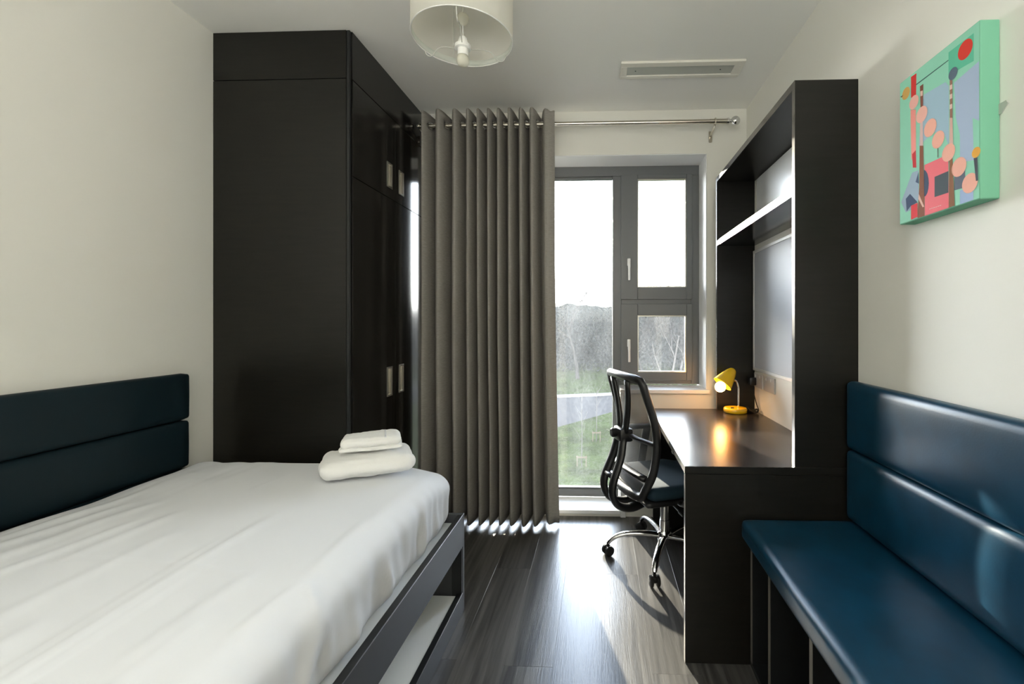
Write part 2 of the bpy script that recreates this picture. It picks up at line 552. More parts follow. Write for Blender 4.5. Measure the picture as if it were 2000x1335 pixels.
for z0, z1, gz0, gz1, hz in ((1.450, 2.318, 1.530, 2.296, 1.735), (0.880, 1.408, 0.930, 1.332, 1.165)):
    sash = obj('sash', bx(0.146, 0.264, YW - 0.014, YW + 0.05, z0 - 0.006, z1 + 0.006, 0.003), FRAME, win)
    fr('sash_rail', 0.264, 0.606, gz1, z1 + 0.006, YW - 0.014, YW + 0.05, FRAME, sash)
    fr('sash_rail', 0.264, 0.606, z0 - 0.006, gz0, YW - 0.014, YW + 0.05, FRAME, sash)
    fr('sash_stile', 0.606, 0.646, z0 - 0.006, z1 + 0.006, YW - 0.014, YW + 0.05, FRAME, sash)
    bm = B()
    for a in ((0.264, 0.272, gz0, gz1), (0.598, 0.606, gz0, gz1), (0.272, 0.598, gz0, gz0 + 0.008), (0.272, 0.598, gz1 - 0.008, gz1)):
        box(bm, a[0], a[1], YW + 0.0, YW + 0.03, a[2], a[3], 0.001)
    obj('glazing_bead', bm, ALU, sash)
    obj('pane', bx(0.262, 0.608, YW + 0.018, YW + 0.024, gz0 - 0.002, gz1 + 0.002, 0), GLASS, sash)
    hb = B()
    box(hb, 0.190, 0.214, YW - 0.024, YW - 0.013, hz - 0.055, hz, 0.006, 2)
    tube(hb, [(0.202, YW - 0.024, hz - 0.02), (0.202, YW - 0.050, hz - 0.02)], 0.008, 10)
    tube(hb, spline([(0.202, YW - 0.050, hz - 0.012), (0.202, YW - 0.052, hz - 0.06), (0.203, YW - 0.050, hz - 0.158)], 4), [0.010] * 5 + [0.0085] * 4, 10)
    obj('handle', hb, ALUW, win, smooth=True, auto=40)
obj('window_sill', bx(WXM - 0.0, WX1 + 0.012, 2.985, YW, ZS1, ZS1 + 0.025, 0.004, 2), TRIMW, win)
obj('window_sill', bx(WX0, WXM, 3.0, YW, ZS0, ZS0 + 0.026, 0.004, 2), TRIMW, win)
obj('added_head_reflector', bx(WX0, WX1, YB + 0.002, YW - 0.001, ZH - 0.006, ZH - 0.0005, 0.001), TRIMW, win)  # gloss board added over the plain wall reveal to brighten it with sky
obj('added_jamb_reflector', bx(WX1 - 0.006, WX1 - 0.0005, YB + 0.002, YW - 0.001, ZS1 + 0.026, ZH - 0.007, 0.001), TRIMW, win)  # likewise added, to brighten the right side of the reveal
obj('sill_upstand', bx(WXM, WXM + 0.035, 3.002, 3.02, 0, ZS1, 0.002), TRIMW, win)

# ================================================================== WARDROBE
WF = -1.19                                   # door faces
W0 = 2.13                                    # end panel towards the room
wr = thing('wardrobe', 'tall black-brown built-in wardrobe with flush metal pulls in the left corner', 'wardrobe', (-1.53, 2.57, 0))
ZJ, ZM = 2.448, 1.985
obj('end_panel', bx(XL + 0.0016, WF - 0.022, W0, W0 + 0.02, 0, ZJ - 0.002), DARKW, wr)
obj('end_filler', bx(XL + 0.0016, WF - 0.022, W0, W0 + 0.02, ZJ + 0.001, ZC - 0.002), DARKW, wr)
obj('carcass', bx(XL + 0.0016, WF - 0.024, W0 + 0.02, YB - 0.001, 0.0, ZC - 0.002), BEDT, wr)
obj('corner_trim', bx(WF - 0.021, WF - 0.006, W0 + 0.002, W0 + 0.016, 0, ZC - 0.002), BEDT, wr)
obj('fascia', bx(WF - 0.021, WF, W0 + 0.016, YB - 0.001, ZJ + 0.001, ZC - 0.002), DARKV, wr)
for y0, y1, hy in ((W0 + 0.020, 2.604, 2.501), (2.6065, YB - 0.003, 2.652)):
    for z0, z1, hz0, hz1 in ((0.06, ZM - 0.002, 0.866, 1.032), (ZM + 0.001, ZJ - 0.002, 2.042, 2.184)):
        # door leaf with a rectangular pocket for the flush pull
        H0, H1 = hy, hy + 0.066
        bm = B()
        box(bm, WF - 0.021, WF, y0, H0, z0, z1, 0.001)
        box(bm, WF - 0.021, WF, H1, y1, z0, z1, 0.001)
        box(bm, WF - 0.021, WF, H0, H1, z0, hz0)
        box(bm, WF - 0.021, WF, H0, H1, hz1, z1)
        box(bm, WF - 0.021, WF - 0.014, H0, H1, hz0, hz1)
        d = obj('door', bm, DARKV, wr)
        hb = B()
        for a in ((H0, H0 + 0.012, hz0, hz1), (H1 - 0.012, H1, hz0, hz1), (H0 + 0.012, H1 - 0.012, hz0, hz0 + 0.010), (H0 + 0.012, H1 - 0.012, hz1 - 0.010, hz1)):
            box(hb, WF - 0.013, WF + 0.003, a[0], a[1], a[2], a[3], 0.001)
        box(hb, WF - 0.0135, WF - 0.011, H0, H1, hz0, hz1)
        obj('pull', hb, ALU, d)
obj('plinth', bx(WF - 0.022, WF - 0.012, W0 + 0.02, YB - 0.003, 0, 0.058), BEDT, wr)

# ================================================================== BED
BX, BY = -0.606, 2.013
bed = thing('bed', 'charcoal low bed frame with open white shelf under its side rail', 'bed', (-1.24, 1.0, 0))
obj('side_rail', bx(BX - 0.024, BX, 0.03, BY - 0.020, 0.292, 0.430, 0.0012), BEDF, bed)
obj('rail_capping', bx(BX - 0.0235, BX - 0.001, 0.03, BY - 0.021, 0.4302, 0.4316, 0.0004), BEDT, bed)
obj('end_panel', bx(XL + 0.068, BX, BY - 0.020, BY, 0, 0.432, 0.0012), BEDF, bed)
obj('end_panel', bx(XL + 0.068, BX, 0.01, 0.03, 0, 0.432, 0.0012), BEDF, bed)
obj('end_post', bx(BX - 0.045, BX - 0.002, BY - 0.034, BY - 0.0205, 0.0, 0.29, 0.001), BEDT, bed)
obj('lower_rail', bx(BX - 0.024, BX, 0.03, BY - 0.020, 0.0, 0.088, 0.0012), BEDF, bed)
obj('rail_capping', bx(BX - 0.0235, BX - 0.001, 0.03, BY - 0.021, 0.0882, 0.0896, 0.0004), BEDT, bed)
obj('under_shelf', bx(XL + 0.07, BX - 0.026, 0.03, BY - 0.036, 0.062, 0.082, 0.001), BEDW, bed, label='white board under the bed')
obj('deck', bx(XL + 0.068, BX - 0.0245, 0.03, BY - 0.021, 0.375, 0.395, 0.001), BEDW, bed)
obj('back_panel', bx(XL + 0.068, XL + 0.086, 0.03, BY - 0.021, 0.0, 0.374, 0.001), BEDT, bed)

CREASES = [  # ((x,y),(x,y), height, width): fold lines pressed into the cotton
    ((-0.97, 0.30), (-1.00, 1.46), 0.0055, 0.016), ((-1.00, 0.40), (-1.03, 1.30), 0.003, 0.012), ((-0.94, 0.35), (-0.965, 1.2), 0.003, 0.010),
    ((-1.20, 0.75), (-1.19, 1.30), 0.003, 0.022), ((-1.33, 1.05), (-1.30, 1.42), 0.004, 0.022), ((-1.42, 0.95), (-1.37, 1.35), 0.0035, 0.018),
    ((-1.52, 1.0), (-1.46, 1.55), 0.0045, 0.025), ((-1.62, 1.05), (-1.55, 1.5), 0.005, 0.022), ((-1.70, 1.0), (-1.62, 1.62), 0.005, 0.02),
    ((-1.24, 1.55), (-1.22, 1.83), 0.002, 0.012), ((-0.84, 0.72), (-0.82, 1.09), 0.004, 0.02), ((-0.705, 0.84), (-0.69, 1.05), 0.004, 0.012),
    ((-0.72, 1.40), (-0.70, 1.05), 0.003, 0.014), ((-0.69, 1.05), (-0.62, 0.98), 0.005, 0.010), ((-1.38, 1.10), (-0.70, 1.03), 0.0016, 0.006),
    ((-0.79, 0.55), (-0.80, 0.95), 0.004, 0.02), ((-1.08, 0.5), (-1.1, 0.9), 0.003, 0.02)]
def crease_h(x, y):
    s = 0.0
    for (a, b), (c, d), h, w in CREASES:
        dx, dy = c - a, d - b
        L2 = dx * dx + dy * dy
        t = ((x - a) * dx + (y - b) * dy) / L2
        tt = max(0.0, min(1.0, t))
        ex, ey = x - a - tt * dx, y - b - tt * dy
        q = math.hypot(ex, ey)
        if q < 3 * w:
            fade = smoothstep(0, 0.25, tt) * (1 - smoothstep(0.75, 1, tt)) if 0 <= t <= 1 else 0.0
            s += h * math.exp(-(q / w) ** 2) * fade
    return s
def bedding(p, n):
    o = Vector((0, 0, 0))
    o.z -= 0.045 * math.exp(-(((p.x - BX + 0.03) / 0.16) ** 2 + ((p.y - BY + 0.03) / 0.20) ** 2)) * smoothstep(0.42, 0.66, p.z)
    if n.z > 0.2 or abs(n.length) < 1e-6:
        o.z += crease_h(p.x, p.y) * 1.25
        o.z += 0.007 * noise.noise(Vector((p.x * 2.6, p.y * 1.7, 3.1)))
        wall = smoothstep(-1.25, -1.75, p.x)
        o.z += wall * (0.010 * noise.noise(Vector((p.x * 9, p.y * 5 + 2, 1.0))) + 0.005 * noise.noise(Vector((p.x * 20, p.y * 3, 5.0))))
    side = max(0.0, n.x)
    if side > 0:
        t = smoothstep(0.68, 0.45, p.z)
        o.x += side * (0.016 * noise.noise(Vector((p.y * 7.5, p.z * 2.2, 0.3))) + 0.009 * noise.noise(Vector((p.y * 22 + p.z * 6, p.z * 4, 8)))) * (0.35 + t)
        o.x += side * 0.018 * max(0, 1 - abs((p.y - 1.28 - (0.66 - p.z) * 0.5)) / 0.045) * t - side * 0.020 * t
        o.x += side * 0.02 * max(0, 1 - abs((p.y - 1.02 + (0.66 - p.z) * 0.35)) / 0.05) * t
        o.x += side * 0.014 * max(0, 1 - abs((p.y - 1.62 - (0.66 - p.z) * 0.15)) / 0.03) * t
    if n.y > 0:
        o.y += n.y * 0.012 * noise.noise(Vector((p.x * 8, p.z * 3, 2)))
    return o
bm = cushion(XL + 0.078, BX - 0.028, 0.06, BY - 0.03, 0.3955, 0.672, 0.075, 110, 170, 16, (0.010, 0.008, 0.022), bedding)
for v in bm.verts:
    if v.co.z < 0.397:
        v.co.z = 0.3955
mt = obj('mattress', bm, LINEN, None, smooth=True)
tag(mt, 'thick mattress wrapped in creased white cotton bedding on the charcoal bed frame', 'mattress')

# headboard on the left wall: two padded bolsters, one above the other
hbd = thing('headboard', 'dark teal padded headboard of two long bolsters on the left wall', 'headboard', (XL + 0.02, 0.98, 0.55))
obj('backing_board', bx(XL + 0.0016, XL + 0.012, 0.01, 1.955, 0.42, 1.053, 0.002), BEDT, hbd)
def hpuff(z0, z1, y0, y1, n):
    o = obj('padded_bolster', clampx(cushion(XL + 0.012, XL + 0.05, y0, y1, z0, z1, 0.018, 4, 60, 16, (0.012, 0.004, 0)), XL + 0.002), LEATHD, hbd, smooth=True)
hpuff(0.853, 1.058, 0.0, 1.962, 0)
hpuff(0.642, 0.852, 0.0, 1.960, 0)
hpuff(0.43, 0.641, 0.0, 1.960, 0)

# ================================================================== TOWELS
def towel(name, label, cx, cy, under, lx, ly, rot, layers, seed):
    z0 = top_under(under, cx, cy, 0.17 if lx > 0.3 else 0.12) + 0.001
    root = thing(name, label, 'towel', (cx, cy, z0), 'folded towels on the bed')
    q = Matrix.Rotation(rot, 3, 'Z')
    low, zz = None, 0.0
    for i, th in enumerate(layers):
        s = seed + i * 3.7
        ins = 0.005 * (i % 2)
        def fn(p, n, s=s):
            return Vector((0.006 * noise.noise(Vector((p.x * 14, p.y * 14, s))), 0.006 * noise.noise(Vector((p.x * 15, p.z * 30, s + 4))), 0.006 * noise.noise(Vector((p.x * 11, p.y * 11, s + 9))) + 0.0022 * noise.noise(Vector((p.x * 60, p.y * 60, s)))))
        bm = cushion(-lx / 2 + ins, lx / 2 - ins, -ly / 2 + ins * 0.5, ly / 2 - ins, zz, zz + th, min(th * 0.48, 0.030), 60, 40, 12, (0.004, 0.006, 0.008), fn)
        bmesh.ops.rotate(bm, verts=bm.verts[:], cent=(0, 0, 0), matrix=q)
        zz += th * 0.93
        if low is None:
            low = min(v.co.z for v in bm.verts)
        bmesh.ops.translate(bm, verts=bm.verts[:], vec=(cx, cy, z0 - low))
        lay = obj('folded_layer', bm, TOWEL, root, smooth=True)
    return root, lay
tw, lay1 = towel('bath_towel', 'large folded white bath towel lying on the bedding under a smaller towel', -0.930, 1.795, mt, 0.332, 0.235, R(28), (0.063,), 1.3)
tw2, lay2 = towel('hand_towel', 'small folded white hand towel on top of the larger folded towel', -0.925, 1.815, lay1, 0.222, 0.150, R(26), (0.012, 0.036), 6.1)
bm = B()                                    # woven stripe across the small towel
zt = top_under(lay2, -0.925, 1.815, 0.08)
for k in range(12):
    y0, y1 = -0.066 + k * 0.011, -0.055 + k * 0.011
    box(bm, 0.046, 0.053, y0, y1, -0.004, 0.0012)
bmesh.ops.rotate(bm, verts=bm.verts[:], cent=(0, 0, 0), matrix=Matrix.Rotation(R(26), 3, 'Z'))
for v in bm.verts:                          # follow the towel's own top
    near = min(lay2.data.vertices, key=lambda w: (w.co.x + ORG[lay2].x + 0.925 - v.co.x) ** 2 + (w.co.y + ORG[lay2].y - 1.815 - v.co.y) ** 2 + 0.2 * (zt - w.co.z - ORG[lay2].z) ** 2)
    v.co.z += near.co.z + ORG[lay2].z
bmesh.ops.translate(bm, verts=bm.verts[:], vec=(-0.925, 1.815, 0))
obj('woven_band', bm, LINEN, tw2, smooth=True)

# ================================================================== CURTAIN AND ROD
RZ, RY = 2.545, 2.893
SKEW = 0.085
crest = [-1.128, -1.02, -0.913, -0.829, -0.767, -0.700, -0.638, -0.567, -0.496, -0.428, -0.338, -0.288]
amp = [0.058, 0.074, 0.074, 0.074, 0.070, 0.072, 0.072, 0.074, 0.074, 0.072, 0.054, 0.0]
cols = [(-1.141 + 0.013 * k / 14, RY + 0.055 * math.cos(math.pi * k / 14), 0, 0.0) for k in range(14)]   # the side hem turned back to the wall
for i in range(len(crest) - 1):
    a, b = crest[i], crest[i + 1]
    n = 30
    for k in range(n):
        t = k / n
        ph = 2 * math.pi * t
        A = amp[i] * (1 - t) + amp[i + 1] * t
        if i == len(crest) - 2:                # the leading edge: a short return
            ph = math.pi * 0.38 * t
            A = 0.046
        xx = a + (b - a) * (t + SKEW * math.sin(ph) * (1 if i < len(crest) - 2 else 0))
        cols.append((xx, RY - A * math.cos(ph), i, t))
cols.append((crest[-1], RY - 0.046 * math.cos(math.pi * 0.38) , len(crest) - 2, 1.0))
ct = thing('curtain', 'floor-length grey eyelet curtain bunched in deep folds beside the wardrobe', 'curtain', (-0.71, RY, 0.02))
bm = B()
zrows = [j / 46 for j in range(44)] + [(RZ - 0.018 - 0.036 + 0.0045 * j) / 2.604 for j in range(17)] + [0.992, 1.0]
zrows = sorted(set(v for v in zrows if v <= 0.945 or v >= (RZ - 0.06) / 2.604))
rows = []
for v in zrows:
    row = []
    for x, y, i, t in cols:
        top = 2.622 - 0.012 * (0.5 - 0.5 * math.cos(2 * math.pi * t))
        bot = 0.018 + 0.012 * noise.noise(Vector((x * 9, 0.2, 0))) + 0.010 * (0.5 - 0.5 * math.cos(2 * math.pi * t))
        z = bot + (top - bot) * v
        low = (1 - v)
        f = 1 + 0.035 * low * low
        xx = -1.12 + (x + 1.12) * f + 0.010 * low * noise.noise(Vector((x * 6, z * 0.9, 2.0)))
        yy = RY + (y - RY) * (1 + 0.15 * low) + 0.012 * low * noise.noise(Vector((x * 5 + 4, z * 1.1, 7.0)))
        row.append(bm.verts.new((xx, yy, z)))
    rows.append(row)
for a, b in zip(rows, rows[1:]):
    for k in range(len(cols) - 1):
        bm.faces.new((a[k], a[k + 1], b[k + 1], b[k]))
EYES = [(-1.1345, 0.0)]
for i in range(len(crest) - 2):
    a, b = crest[i], crest[i + 1]
    for tt in (0.25, 0.75):
        EYES.append((a + (b - a) * (tt + SKEW * math.sin(2 * math.pi * tt)), tt))
cut = [f for f in bm.faces if any((v.co - Vector((x, RY, RZ))).length < 0.0205 for x, _t in EYES for v in f.verts)]
bmesh.ops.delete(bm, geom=cut, context='FACES')
bm.normal_update()
bmesh.ops.solidify(bm, geom=bm.faces[:], thickness=0.0018)
cl = obj('curtain_cloth', bm, CURT, ct, smooth=True)
for xx, tt in EYES:
    sg = 1 if tt < 0.5 else -1
    obj('eyelet', ring(B(), (xx, RY, RZ), (0.80 if tt else 1.0, -sg * 0.6 if tt else 0.0, 0), 0.0230, 0.0040, 20, 6), CHROME, ct, smooth=True)

rod = thing('curtain_rod', 'brushed nickel curtain rod with a ball finial over the window', 'curtain rod', (-0.15, RY, RZ))
obj('pole', tube(B(), [(-1.175, RY, RZ), (0.80, RY, RZ)], 0.0135, 20), METAL, rod, smooth=True, auto=40)
obj('pole_joint', tube(B(), [(0.69, RY, RZ), (0.80, RY, RZ)], 0.0150, 20), METAL, rod, smooth=True, auto=40)
bm = lathe(B(), [(0.0, 0), (0.019, 0.0), (0.019, 0.012), (0.012, 0.016), (0.012, 0.026)] + [(0.0295 * math.sin(R(a)), 0.052 - 0.0295 * math.cos(R(a))) for a in range(25, 181, 12)] + [(0, 0.0815)], 24, (0.795, RY, RZ), (1, 0, 0))
obj('finial', bm, CHROME, rod, smooth=True, auto=50)
for bxx in (0.722, -1.16):
    bm = B()
    ring(bm, (bxx, RY, RZ), (1, 0, 0), 0.0185, 0.004, 20, 8)
    tube(bm, [(bxx, RY + 0.006, RZ - 0.018), (bxx, RY + 0.06, RZ - 0.035), (bxx, YB - 0.006, RZ - 0.045)], 0.007, 8)
    box(bm, bxx - 0.011, bxx + 0.011, YB - 0.007, YB - 0.0005, RZ - 0.085, RZ - 0.012, 0.002)
    obj('bracket', bm, METAL, rod, smooth=True, auto=40)

# ================================================================== DESK
XG = XR - 0.0016
DX, DY0, DY1, DT, DU = 0.319, 1.727, 2.888, 0.741, 0.713
dk = thing('desk', 'black-brown fitted desk with full side panels under the shelving by the window', 'desk', (0.64, 2.3, 0))
obj('desktop', bx(DX, XG, DY0, DY1, DU, DT, 0.0012), DESKT, dk)
obj('edge_band', bx(DX - 0.0012, DX - 0.0002, DY0, DY1, DU + 0.001, DT - 0.001, 0), EDGE, dk)
obj('edge_band', bx(DX, XG, DY0 - 0.0012, DY0 - 0.0002, DU + 0.0008, DT - 0.0008, 0), DARKW, dk)
obj('side_panel', bx(DX + 0.002, XG, DY0 + 0.0015, DY0 + 0.026, 0, DU - 0.001, 0.0012), DARKW, dk)
obj('edge_band', bx(DX + 0.0005, DX + 0.0018, DY0 + 0.002, DY0 + 0.0255, 0, DU - 0.001, 0), EDGEB, dk)
obj('side_panel', bx(DX + 0.012, XG, DY1 - 0.026, DY1 - 0.001, 0, DU - 0.001, 0.0012), DARKW, dk)
obj('modesty_panel', bx(XG - 0.06, XG - 0.04, DY0 + 0.027, DY1 - 0.027, 0.25, DU - 0.001, 0.001), DARKW, dk)

# shelving that stands on the desk
SX, SZT = 0.725, 2.184
hu = thing('wall_shelving', 'tall open black-brown shelving unit standing on the desk against the right wall', 'shelving', (0.84, 2.3, DT))
TH = 0.025
obj('side_panel', bx(SX + 0.001, XR, DY0 + 0.0005, DY0 + TH, DT + 0.0005, SZT, 0.001), DARKW, hu)
obj('side_panel', bx(SX + 0.001, XR, DY1 - TH, DY1 - 0.001, DT + 0.0005, SZT, 0.001), DARKW, hu)
obj('top_board', bx(SX + 0.001, XR, DY0 + TH, DY1 - TH, SZT - 0.028, SZT, 0.001), DARKW, hu)
obj('shelf', bx(SX + 0.001, XR, DY0 + TH, DY1 - TH, 1.757, 1.790, 0.001), DARKV, hu)
for y0, y1, z0, z1 in ((DY0 + 0.0005, DY0 + TH, DT + 0.0005, SZT), (DY1 - TH, DY1 - 0.001, DT + 0.0005, SZT), (DY0 + TH, DY1 - TH, SZT - 0.028, SZT), (DY0 + TH, DY1 - TH, 1.757, 1.790)):
    obj('edge_band', bx(SX - 0.0004, SX + 0.0009, y0, y1, z0, z1, 0.0003), EDGE, hu)

wb = thing('whiteboard', 'glossy white panel behind the upper shelf compartment', 'whiteboard', (XR - 0.006, 2.3, 1.79))
obj('panel', bx(XR - 0.010, XR - 0.002, 1.77, 2.80, 1.791, 2.150, 0.002), GLOSSW, wb)
obj('panel_rim', bx(XR - 0.002, XR - 0.0002, 1.76, 2.83, 1.791, 2.154, 0), WALL, wb)

pb = thing('pinboard', 'blue-grey felt pinboard in a white frame above the desk', 'pinboard', (XR - 0.008, 2.3, 0.99))
PY0, PY1, PZ0, PZ1 = 1.775, 2.853, 0.988, 1.722
obj('felt', bx(XR - 0.010, XR - 0.003, PY0 + 0.016, PY1 - 0.016, PZ0 + 0.016, PZ1 - 0.016, 0), FELT, pb)
for a in ((PY0, PY1, PZ0, PZ0 + 0.018), (PY0, PY1, PZ1 - 0.018, PZ1), (PY0, PY0 + 0.018, PZ0 + 0.018, PZ1 - 0.018), (PY1 - 0.018, PY1, PZ0 + 0.018, PZ1 - 0.018)):
    obj('frame_bar', bx(XR - 0.015, XR - 0.0005, *a, 0.002), ALUW, pb)

def socket(y0, y1, z0, z1, label, pins):
    s = thing('wall_socket', label, 'socket', (XR - 0.004, (y0 + y1) / 2, z0), 'sockets above the desk')
    obj('faceplate', bx(XR - 0.010, XR - 0.0003, y0, y1, z0, z1, 0.003, 2), SOCK, s)
    for py in pins:
        obj('rocker_switch', bx(XR - 0.0135, XR - 0.010, py - 0.006, py + 0.006, z0 + 0.062, z0 + 0.078, 0.001), WPLAS, s)
socket(2.525, 2.682, 0.888, 0.974, 'white double wall socket with nothing plugged in, nearer the room', (2.565, 2.643))
socket(2.705, 2.845, 0.888, 0.974, 'white double wall socket holding the black plug, nearer the window', (2.742, 2.815))

# ================================================================== DESK LAMP
LX, LY = 0.812, 2.775
lm = thing('desk_lamp', 'small yellow gooseneck desk lamp, lit, on the far end of the desk', 'lamp', (LX, LY, DT + 0.0012))
zb = DT + 0.0015
bs = obj('base', lathe(B(), [(0, 0), (0.064, 0), (0.068, 0.004), (0.068, 0.022), (0.064, 0.028), (0.03, 0.031), (0, 0.032)], 40, (LX, LY, zb)), YELL, lm, smooth=True, auto=50)
obj('switch', bx(LX - 0.036, LX - 0.016, LY - 0.036, LY - 0.026, zb + 0.0285, zb + 0.034, 0.0015), BLKP, bs)
neck = spline([(LX + 0.018, LY, zb + 0.03), (LX + 0.019, LY, zb + 0.10), (LX + 0.018, LY, zb + 0.150), (LX + 0.006, LY, zb + 0.186), (LX - 0.018, LY - 0.002, zb + 0.198)], 6)
obj('gooseneck', tube(B(), neck, 0.0062, 12), CHROME, lm, smooth=True)
ap = Vector((LX - 0.008, LY - 0.002, DT + 0.262))
axd = Vector((-0.60, -0.16, -0.72)).normalized()
sh = []
for t, r in ((0.0, 0.0), (0.002, 0.012), (0.010, 0.022), (0.03, 0.032), (0.06, 0.043), (0.095, 0.053), (0.112, 0.0575), (0.118, 0.0590), (0.1175, 0.0565), (0.095, 0.0505), (0.06, 0.0405), (0.03, 0.030), (0.012, 0.018), (0.008, 0)):
    sh.append((r, t))
obj('lamp_shade', lathe(B(), sh, 40, ap, axd), YELL, lm, smooth=True, auto=60)
bc = ap + axd * 0.139
bl = obj('bulb', lathe(B(), [(0.031 * math.sin(R(a)), -0.031 * math.cos(R(a))) for a in range(0, 181, 12)], 24, bc, axd), BULB, lm, smooth=True)
obj('bulb_cap', lathe(B(), [(0.0, 0.01), (0.014, 0.01), (0.014, 0.075), (0.0, 0.075)], 16, ap, axd), WPLAS, lm, smooth=True, auto=40)
bm = B()
cord = [(LX + 0.066, LY + 0.006, zb + 0.010)]
for k in range(16):                         # loose coil behind the base
    a = k * 1.15
    cord.append((LX + 0.098 + 0.022 * math.cos(a), LY - 0.005 + 0.05 * math.sin(a * 0.8), zb + 0.006 + 0.010 * (k % 3)))
cord += [(LX + 0.128, LY - 0.03, zb + 0.012), (LX + 0.126, LY + 0.0, zb + 0.05), (XR - 0.025, LY + 0.036, zb + 0.12), (XR - 0.026, LY + 0.045, 0.905)]
tube(bm, spline(cord, 4), 0.0030, 6)
obj('power_cord', bm, RUBB, lm, smooth=True)
bm = B()
box(bm, XR - 0.050, XR - 0.0108, LY + 0.022, LY + 0.068, 0.900, 0.948, 0.006, 2)
obj('plug', bm, BLKP, lm, smooth=True, auto=40)

# ================================================================== BENCH AND ITS BACK
BFX, BZ0, BZ1 = 0.560, 0.478, 0.552
B1 = DY0 - 0.001
bn = thing('bench', 'fitted black bench with open cubbies, teal leather seat and two-tier padded back', 'bench', (0.75, 0.7, 0))
BN0 = -0.25
obj('top_board', bx(BFX + 0.0012, XG, BN0, B1, BZ0 - 0.024, BZ0, 0.001), BEDT, bn)
obj('bottom_board', bx(BFX + 0.0012, XG, BN0, B1, 0.0, 0.022, 0.001), BEDT, bn)
obj('back_board', bx(XG - 0.012, XG, BN0, B1, 0.022, BZ0 - 0.024, 0), BEDT, bn)
for y in (1.712, 1.535, 1.235, 0.935, 0.635, 0.335, 0.035, BN0 + 0.022):
    dv = obj('divider', bx(BFX + 0.0012, XG - 0.012, y - 0.009, y + 0.009, 0.022, BZ0 - 0.024, 0.0008), BEDT, bn)
    obj('edge_band', bx(BFX, BFX + 0.001, y - 0.009, y + 0.009, 0.022, BZ0 - 0.024, 0), EDGEB, dv)
obj('edge_band', bx(BFX, BFX + 0.001, BN0, B1, BZ0 - 0.024, BZ0, 0), EDGEB, bn)
def seatfn(p, n):
    return Vector((0, 0, 0.002 * noise.noise(Vector((p.x * 5, p.y * 3, 1)))))
sc_ = obj('seat_pad', clampx(cushion(0.524, XG - 0.001, BN0, B1 - 0.002, BZ0 + 0.001, BZ1, 0.018, 30, 130, 8, (0.002, 0, 0.006), seatfn), hi=XG), LEATH, bn, smooth=True)
bm = B()
tube(bm, [(0.5245, BN0 + 0.02, BZ1 - 0.026), (0.5245, B1 - 0.02, BZ1 - 0.026)], 0.0016, 6)
obj('seam', bm, LEATH, sc_, smooth=True)

for z0, z1 in ((BZ1 + 0.008, 0.815), (0.817, 1.066)):
    pd = obj('back_pad', clampx(cushion(0.905, XG - 0.001, BN0, B1 - 0.001, z0, z1, 0.020, 6, 120, 18, (0.007, 0, 0)), hi=XG), LEATH, bn, smooth=True)
    bm = B()
    tube(bm, [(0.9085, BN0 + 0.02, z1 - 0.014), (0.9085, B1 - 0.02, z1 - 0.014)], 0.0014, 6)
    obj('seam', bm, LEATH, pd, smooth=True)

# ================================================================== OFFICE CHAIR
CX, CY = 0.355, 2.525
ch = thing('office_chair', 'black mesh-back swivel chair with chrome five-star base pulled up to the desk', 'chair', (CX, CY, 0))
base = obj('column', tube(B(), [(CX, CY, 0.075), (CX, CY, 0.20), (CX, CY, 0.2005), (CX, CY, 0.345)], [0.029, 0.027, 0.024, 0.024], 24), CHROME, ch, smooth=True, auto=40)
obj('hub', lathe(B(), [(0, 0.072), (0.034, 0.072), (0.040, 0.085), (0.040, 0.128), (0.034, 0.138), (0, 0.138)], 28, (CX, CY, 0)), CHROME, ch, smooth=True, auto=50)
for k in range(5):
    a = R(181 + 72 * k)
    d = Vector((math.cos(a), math.sin(a), 0))
    P = [Vector((CX, CY, 0)) + d * r + Vector((0, 0, z)) for r, z in ((0.02, 0.110), (0.10, 0.122), (0.19, 0.122), (0.255, 0.108), (0.295, 0.084), (0.310, 0.066))]
    lg = obj('leg', tube(B(), spline(P, 4), [0.021 - 0.0004 * i for i in range(21)], 14, True, 0.72), CHROME, ch, smooth=True, auto=50)
    t = Vector((-math.sin(a + 0.5), math.cos(a + 0.5), 0))
    cc = Vector((CX, CY, 0.027)) + d * 0.312
    bm = B()
    tube(bm, [cc + Vector((0, 0, 0.015)), cc + Vector((0, 0, 0.045))], 0.008, 8)
    box(bm, cc.x - 0.012, cc.x + 0.012, cc.y - 0.012, cc.y + 0.012, 0.018, 0.050, 0.006, 2)
    for s in (-1, 1):
        w = cc + t * (0.017 * s)
        lathe(bm, [(0, -0.009), (0.020, -0.009), (0.027, -0.006), (0.027, 0.006), (0.020, 0.009), (0, 0.009)], 18, w, t)
    obj('caster', bm, RUBB, lg, smooth=True, auto=45)

# the upper part turns: local x forward, y to the sitter's left
TH_ = R(19.5)
M = Matrix.Translation(Vector((CX - 0.010, CY - 0.03, 0))) @ Matrix.Rotation(TH_, 4, 'Z')
def L(bm):
    bmesh.ops.transform(bm, matrix=M, verts=bm.verts[:])
    return bm
def seat_fn(p, n):
    o = Vector((0, 0, 0))
    if n.z > 0:
        o.z += -0.012 * math.exp(-((p.x + 0.02) / 0.16) ** 2 - (p.y / 0.14) ** 2) - 0.018 * smoothstep(0.12, 0.24, p.x)
    k = abs(p.y) / 0.24
    o.x += -0.035 * k * k * smoothstep(0, 0.2, abs(p.x)) * (1 if p.x > 0 else -1)
    return o
obj('seat', L(cushion(-0.215, 0.265, -0.238, 0.238, 0.405, 0.470, 0.030, 28, 28, 6, (0, 0, 0.004), seat_fn)), SEATF, ch, smooth=True)
obj('seat_shell', L(cushion(-0.205, 0.245, -0.225, 0.225, 0.372, 0.406, 0.016, 16, 16, 4)), BLKP, ch, smooth=True)
bm = B()
